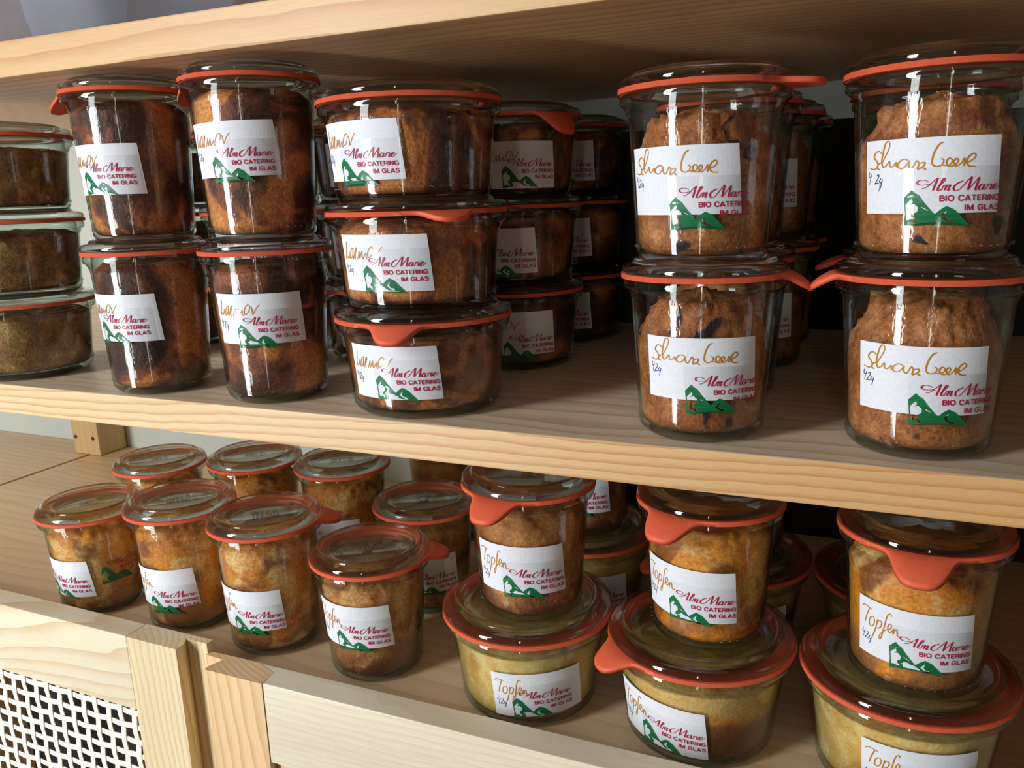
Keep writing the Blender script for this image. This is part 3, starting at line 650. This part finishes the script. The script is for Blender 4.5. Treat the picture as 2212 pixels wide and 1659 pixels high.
JAR_NAME = {'tall': 'cake_jar', 'low': 'cake_jar', 'wide': 'cake_jar', 'bowl': 'cake_jar'}
def jar(tn, kind, x, y, z, label, group=None, az_right=50, lz=None, tilt=0.0, logo=(4, -1.5), tabaz=None, droop=5.0, tabl=11.0, word=None, slash=False, var=0, rz=None, paper=True, emboss=0, extra=None, extra_z=20):
    """one sealed jar standing with its base at (x, y, z)"""
    T = TYPE[tn]; o = empty('cake_jar', P(x, y, z)); tag(o, label, 'jar of cake', group)
    link('jar_body', body_mesh(tn), (), o); link('lid', lid_mesh(tn), (), o); link('sealing_ring', ring_mesh(tn, tabaz, droop, tabl), (), o)
    c = link('cake', cake_mesh(tn, kind, var), (), o); c.rotation_euler[2] = rad(rz if rz is not None else (x * 37 + y * 11 + z * 5) % 360)
    if paper:
        if lz is None: lz = {'tall': 31, 'low': 18, 'wide': 10.5, 'bowl': 8.5}[tn]
        rm = wall_r(T, lz + LH / 2); azl = az_right - math.degrees(LW / rm)
        zb = lz
        p = wrap([(grid2d(0, LW, 0, LH, 26, 4), 0)], [PAPER], T, azl, zb, tilt, 0.16, 'paper_label', o)
        w = word or ('curd' if kind in ('curd', 'curd_dark', 'cream', 'cream_brown') else kind)
        if w == 'nut': w = 'marble'
        wrap([(WORD[w], 0)], [INK_GOLD], T, azl, zb, tilt, 0.24, 'handwriting', p)
        wrap([(shift(NUM_SLASH, -0.6, 2.2) if slash else shift(NUM, 0, {'curd': -1.6, 'berry': 2.2}.get(w, 0)), 0)], [INK_BLUE], T, azl, zb, tilt, 0.24, 'handwritten_date', p)
        du, dv = logo
        prt = [(shift(g, du, dv), 1) for g in LOGO_GREEN] + [(shift(g, du, dv), 0) for g in LOGO_RED]
        wrap([(grid2d(9.8 + du, 43.5 + du, -1.3 + dv, 18.5 + dv, 20, 3), 0)], [FILM], T, azl, zb, tilt, 0.27, 'sticker_film', p)
        wrap(prt, [PRINT_RED, PRINT_GREEN], T, azl, zb, tilt, 0.33, 'printed_logo', p)
    if extra is not None:          # a second clear sticker with only the printed logo on it
        q = wrap([(grid2d(0, 31, -1, 19, 16, 3), 0)], [FILM], T, extra, extra_z, 0, 0.18, 'clear_sticker', o)
        wrap([(shift(g, -10, 0), 1) for g in LOGO_GREEN] + [(shift(g, -10, 0), 0) for g in LOGO_RED], [PRINT_RED, PRINT_GREEN], T, extra, extra_z, 0, 0.24, 'printed_logo', q)
    if emboss:
        vs, fs = EMB; k = T['R'] * 0.030; z = T['p'] - 0.55
        me = mesh('embossed_lettering', [(x * k * K, y * k * K, (z + (0.35 if hi else 0)) * K) for (x, y, hi) in vs], fs); me.materials.append(LID_GLASS)
        q = link('embossed_lettering', me, (), next(c for c in o.children if c.name.startswith('lid'))); q.rotation_euler[2] = rad(emboss)
    return o
def embossing():
    tv, tf = text2d('WECK', 7.5, -2.4, 4.8, 15.0, 0.9); vs = [(x, y, False) for x, y in tv] + [(x, y, True) for x, y in tv]; n = len(tv); fs = list(tf) + [tuple(i + n for i in f) for f in tf]
    edges = {}
    for f in tf:
        for a, b in zip(f, f[1:] + f[:1]): edges[(a, b)] = edges.get((b, a), 0) + 1
    fs += [(a, b, b + n, a + n) for (a, b) in edges if (b, a) not in edges]
    b = len(vs)                     # a ring of small raised dots
    for i in range(30):
        an = 2 * math.pi * i / 30
        for k in range(6): vs.append((15.5 * math.cos(an) + 0.55 * math.cos(k * 1.047), 15.5 * math.sin(an) + 0.55 * math.sin(k * 1.047), True))
        fs.append(tuple(b + i * 6 + k for k in range(6)))
    return vs, fs
EMB = embossing()

GM = 'jars of cake on the open middle shelf'; GL = 'jars of cake on the cabinet top'
tp, lp, wp, bp = 81.2, 71.1, 48.9, 53.3
# --- middle shelf, front row
jar('wide', 'nut', -38.7, 34.1, 0, 'squat wide jar of crumbly tan cake, bottom of the stack cut by the picture edge', GM, 2, 10, var=0)
jar('wide', 'nut', -38.7, 34.1, wp, 'squat wide jar of crumbly tan cake, middle of the stack at the picture edge', GM, -20, 10, var=1)
jar('wide', 'nut', -39.2, 34.4, 2 * wp, 'squat wide jar of crumbly tan cake, topmost of the stack cut by the picture edge', GM, -22, 10, var=2)
jar('tall', 'marble', 83.9, 25.9, 0, 'tall narrow marble cake jar on the shelf, lower of the pair beside squat tan jars', GM, 51, 30.3, logo=(-0.6, -0.4), var=0, rz=140)
jar('tall', 'marble', 82.2, 28.0, tp, 'tall narrow marble jar stacked second, drooping orange tab beside squat tan jars', GM, 52, 25.1, logo=(1.7, 0.8), tabaz=-74, droop=7, tabl=10, var=1, rz=20)
jar('tall', 'marble', 162.8, 29.2, 0, 'tall narrow marble cake jar on the shelf beside the three squat dark jars', GM, 72, 31.8, logo=(2.0, -1.2), var=1, rz=205)
jar('tall', 'marble', 164.7, 27.4, tp, 'tall narrow marble cake jar with the highest lid, stacked beside the squat dark jars', GM, 60, 31.0, tilt=rad(1.0), logo=(3.0, -1.8), tabaz=-86, droop=8, tabl=8, var=2, rz=80)
jar('wide', 'marble', 249.6, 37.0, 0, 'squat wide dark marble cake jar on the shelf, orange tab hanging in front', GM, 39, 10.3, logo=(4.6, 0.2), tabaz=12, droop=6, tabl=9, var=0, rz=30)
jar('wide', 'marble', 248.7, 37.3, wp, 'squat wide marble cake jar in the middle of three, orange tab pointing sideways', GM, 37.5, 10.8, logo=(3.4, 0.4), tabaz=47, droop=3, tabl=10, var=1, rz=250)
jar('wide', 'marble', 247.8, 37.6, 2 * wp, 'squat wide reddish dark cake jar, topmost of three, no tab showing', GM, 23.5, 10.2, logo=(3.2, -1.4), var=2, rz=130)
jar('low', 'berry', 386.1, 31.2, 0, 'blueberry cake jar at the shelf under the one with the straight tab', GM, 58, 18.8, logo=(6.5, -4.8), tabaz=96, droop=6, tabl=9, var=0, rz=300)
jar('low', 'berry', 385.4, 28.5, lp, 'blueberry cake jar stacked second, orange tab straight out', GM, 40, 19.5, logo=(9.0, -4.6), tabaz=84, droop=0.5, tabl=11, var=1, rz=110)
jar('low', 'berry', 469.2, 34.4, 0, 'blueberry cake jar on the shelf at the picture edge, cracked cake top', GM, 45.5, 18.5, logo=(8.8, -3.2), tabaz=-92, droop=6, tabl=9, var=2, rz=200)
jar('low', 'berry', 469.0, 33.9, lp, 'blueberry cake jar stacked second at the picture edge, date with a slash', GM, 38.8, 18.2, logo=(5.7, -3.2), slash=True, var=3, rz=45)
# --- middle shelf, rows behind
jar('wide', 'marble', 249.0, 147.1, 0, 'shaded squat jar at the shelf directly behind the front stack of three', GM, 61, 10, logo=(4.7, -3), var=1)
jar('wide', 'marble', 249.0, 147.1, wp, 'shaded squat jar in the middle of the second stack, tab towards the front', GM, 45.5, 8, logo=(4.4, -1), tabaz=-10, droop=6, tabl=9, var=2)
jar('wide', 'marble', 249.0, 147.1, 2 * wp, 'shaded squat jar on top of the second stack, dark red tab drooping', GM, 65, 5.5, logo=(4.7, 1), tabaz=62, droop=11, tabl=10, var=0)
for k, nm in enumerate(('at the shelf', 'in the middle', 'on top')):
    jar('wide', 'marble', 249.8, 243.1, k * wp, 'dim squat jar %s of the third stack deep in the shelf' % nm, GM, (44, 45, 49)[k], 9.8, var=k)
for cx, nm in ((158, 'beside the second dark stack'), (66, 'behind the two tall narrow pairs')):
    for k, lv in enumerate(('lowest', 'middle', 'uppermost')):
        jar('wide', 'marble', cx, 147, k * wp, '%s dim squat jar in the stack %s' % (lv, nm), GM, 52, 10, var=k, tabaz=(20 if k == 1 else None))
for k, lv in enumerate(('lowest', 'middle', 'uppermost')):
    jar('wide', 'nut', -25, 146, k * wp, '%s squat tan jar in the stack hidden behind the picture-edge stack' % lv, GM, 52, 10, var=k)
for i, (cx, cy) in enumerate(((382, 106), (388, 181), (388, 255))):
    for k in (0, 1):
        jar('low', 'berry', cx, cy, k * lp, '%s blueberry jar %s behind the one with the straight tab' % (('lower', 'upper')[k], ('second', 'third', 'fourth')[i]), GM, 52, 18, var=(i + k) % 4)
for i, (cx, cy) in enumerate(((469, 110), (474, 185))):
    for k in (0, 1):
        jar('low', 'berry', cx, cy, k * lp, '%s blueberry jar %s behind the picture-edge pair' % (('lower', 'upper')[k], ('second', 'third')[i]), GM, 45, 18, var=(i + k + 2) % 4, tabaz=(-90 if (k, i) == (0, 0) else None))
# --- cabinet top, single jars
zl = ZLOW + 0.12
jar('low', 'curd', -11.2, 40.6, zl, 'first small curd cake jar of the front row, beside the empty cabinet top', GL, 39.5, 15.3, logo=(3.5, -0.6), var=0, rz=20, extra=52, extra_z=23, emboss=87)
jar('tall', 'curd', 62.7, 45.8, zl, 'second small curd cake jar of the front row, deep golden cake', GL, 54, 19.3, logo=(4.6, -4.0), var=1, rz=140, tilt=rad(1.0), emboss=64)
jar('tall', 'curd', 130.7, 44.0, zl, 'third small curd cake jar of the front row, tab pointing back', GL, 51.7, 18.3, logo=(5.0, -2.6), tabaz=120, droop=3, tabl=10, var=2, rz=260, emboss=41)
jar('low', 'curd_dark', 203.5, 43.4, zl, 'fourth small curd cake jar of the front row, beside the double stacks', GL, 52, 23, logo=(3.7, -1.5), tabaz=118, droop=3, tabl=10, var=0, rz=70, extra=92, extra_z=24, emboss=108)
jar('low', 'curd', -40.9, 126.7, zl, 'small curd cake jar at the far end of the second row, nearest the wooden block', GL, 50, 17, var=1, emboss=85)
jar('tall', 'curd', 46.2, 133.5, zl, 'small curd cake jar second in the back row, lid seen whole', GL, 50, 19, var=0, emboss=62)
jar('tall', 'curd', 115.2, 143.8, zl, 'small curd cake jar third in the back row with a label corner peeping out', GL, 56, 20, var=1, emboss=39)
jar('low', 'curd_dark', 195.3, 119.3, zl, 'shaded small curd cake jar behind the fourth front jar', GL, 70, 17, var=2, emboss=106)
jar('tall', 'curd_dark', 158, 219, zl, 'dim small curd cake jar under the shelf edge behind the third back-row jar', GL, 40, 19, var=1, emboss=83)
jar('low', 'curd_dark', 231, 204, zl, 'dim small curd cake jar whose lid peeps out behind the shaded one', GL, 40, 17, var=0, emboss=60)
# --- cabinet top, double stacks: a small jar standing on a wide bowl jar
jar('bowl', 'cream', 295.8, 47.8, zl, 'wide pale cream cake jar on the cabinet top under the first small stacked jar', GL, 65.7, 8.5, tilt=rad(1.5), logo=(-0.6, 0), var=0, rz=10, emboss=37)
jar('low', 'curd_dark', 299.4, 45.2, zl + bp, 'small brown curd cake jar on the pale wide jar, tab drooping in front', GL, 58, 17.6, logo=(4.6, -1.5), tabaz=-7, droop=6.5, tabl=12, var=1, rz=160, emboss=104)
jar('bowl', 'cream_brown', 384.7, 50.5, zl, 'wide cream-over-brown cake jar with a large tab, in the middle of the double stacks', GL, 16, 8.1, tilt=rad(-3.2), logo=(4.6, 0.2), tabaz=-46, droop=5, tabl=11, var=1, rz=80, emboss=81)
jar('low', 'curd', 387.6, 51.2, zl + bp, 'small golden curd cake jar standing on the middle wide jar', GL, 36, 16.7, tilt=rad(-1.5), logo=(5.2, -1.0), tabaz=-19, droop=6.5, tabl=12, var=2, rz=300, emboss=58)
jar('bowl', 'cream', 473.9, 52.7, zl, 'wide golden cream cake jar at the lower picture corner', GL, 46, 10.5, logo=(4, -1), var=2, rz=200, emboss=35)
jar('low', 'curd', 475.8, 45.5, zl + bp, 'small apricot curd cake jar on the corner wide jar, broad tab hanging in front', GL, 43.8, 15.7, logo=(4.0, -0.8), tabaz=-4, droop=6.5, tabl=12, var=3, rz=30, emboss=102)
for i, (cx, cy) in enumerate(((292, 153), (385, 145), (474, 146))):
    nm = ('first', 'middle', 'corner')[i]
    jar('bowl', 'cream_brown', cx, cy, zl, 'dim wide cake jar behind the %s double stack' % nm, GL, 60, 9, var=i, tabaz=(None, -58, None)[i])
    jar('low', 'curd_dark', cx + 1, cy, zl + bp, 'dim small cake jar on the wide jar behind the %s double stack' % nm, GL, 48, 17, var=i)

# ------------------------------------------------------------------ clear tubs on the upper shelf
def tub(x0, x1, y0, y1, h, label, cr=20.0, rim=6.0):
    o = empty('storage_tub', P((x0 + x1) / 2, (y0 + y1) / 2, ZUP + TUP)); tag(o, label, 'storage tub', 'clear tubs on the upper shelf')
    def outline(z, ins=0.0):
        g = z * 0.11 - ins; a, b = (x1 - x0) / 2 + g, (y1 - y0) / 2 + g; c = cr + g * 0.5; pts = []
        for q, (sx, sy) in enumerate(((1, 1), (-1, 1), (-1, -1), (1, -1))):
            for k in range(9):
                an = math.pi / 2 * (q + k / 8); pts.append((sx * (a - c) + c * math.cos(an), sy * (b - c) + c * math.sin(an), z))
        return pts
    rows = [outline(0), outline(7.6), outline(7.8, -0.7), outline(h * 0.5, -0.7), outline(h, -0.7), outline(h, -rim), outline(h - 3, -rim)]
    n = len(rows[0]); vs = [tuple(c * K for c in p) for rw in rows for p in rw]; fs = [tuple(range(n))[::-1]]
    for k in range(len(rows) - 1):
        for i in range(n): j = (i + 1) % n; fs.append((k * n + i, k * n + j, (k + 1) * n + j, (k + 1) * n + i))
    b = link('tub_body', mesh('tub_body', vs, fs, None, True), [TUB], o)
    rows = [outline(h + 0.4, -rim - 0.5), outline(h + 3, -rim - 0.5), outline(h + 4, -rim + 2), outline(h + 2, 3)]
    vs = [tuple(c * K for c in p) for rw in rows for p in rw]; fs = [tuple(range(3 * n, 4 * n))]
    for k in range(3):
        for i in range(n): j = (i + 1) % n; fs.append((k * n + i, k * n + j, (k + 1) * n + j, (k + 1) * n + i))
    link('tub_lid', mesh('tub_lid', vs, fs, None, True), [TUB], o); return o
tub(36, 105, 2.6, 96, 95, 'clear plastic tub on the upper shelf edge, wholly in view')
tub(-75, 5, 8, 110, 70, 'clear plastic tub on the upper shelf, cut by the picture edge')

o = empty('shade_box', P(40, 205, ZUP + TUP + 0.2)); tag(o, 'added taupe box standing in for the shaded wall behind the clear tubs', 'storage box')  # box added to give the wall behind the tubs its shaded tone
bm = bmesh.new(); box_bm(bm, (-230, -60, 0), (230, 60, 128), 4); finish(bm, 'box_body', plain('taupe_board', lin(150, 130, 122), 0.7), o)
bm = bmesh.new(); box_bm(bm, (-233, -63, 128.3), (233, 63, 150), 4); finish(bm, 'box_lid', plain('taupe_lid_board', lin(140, 122, 115), 0.7), o)
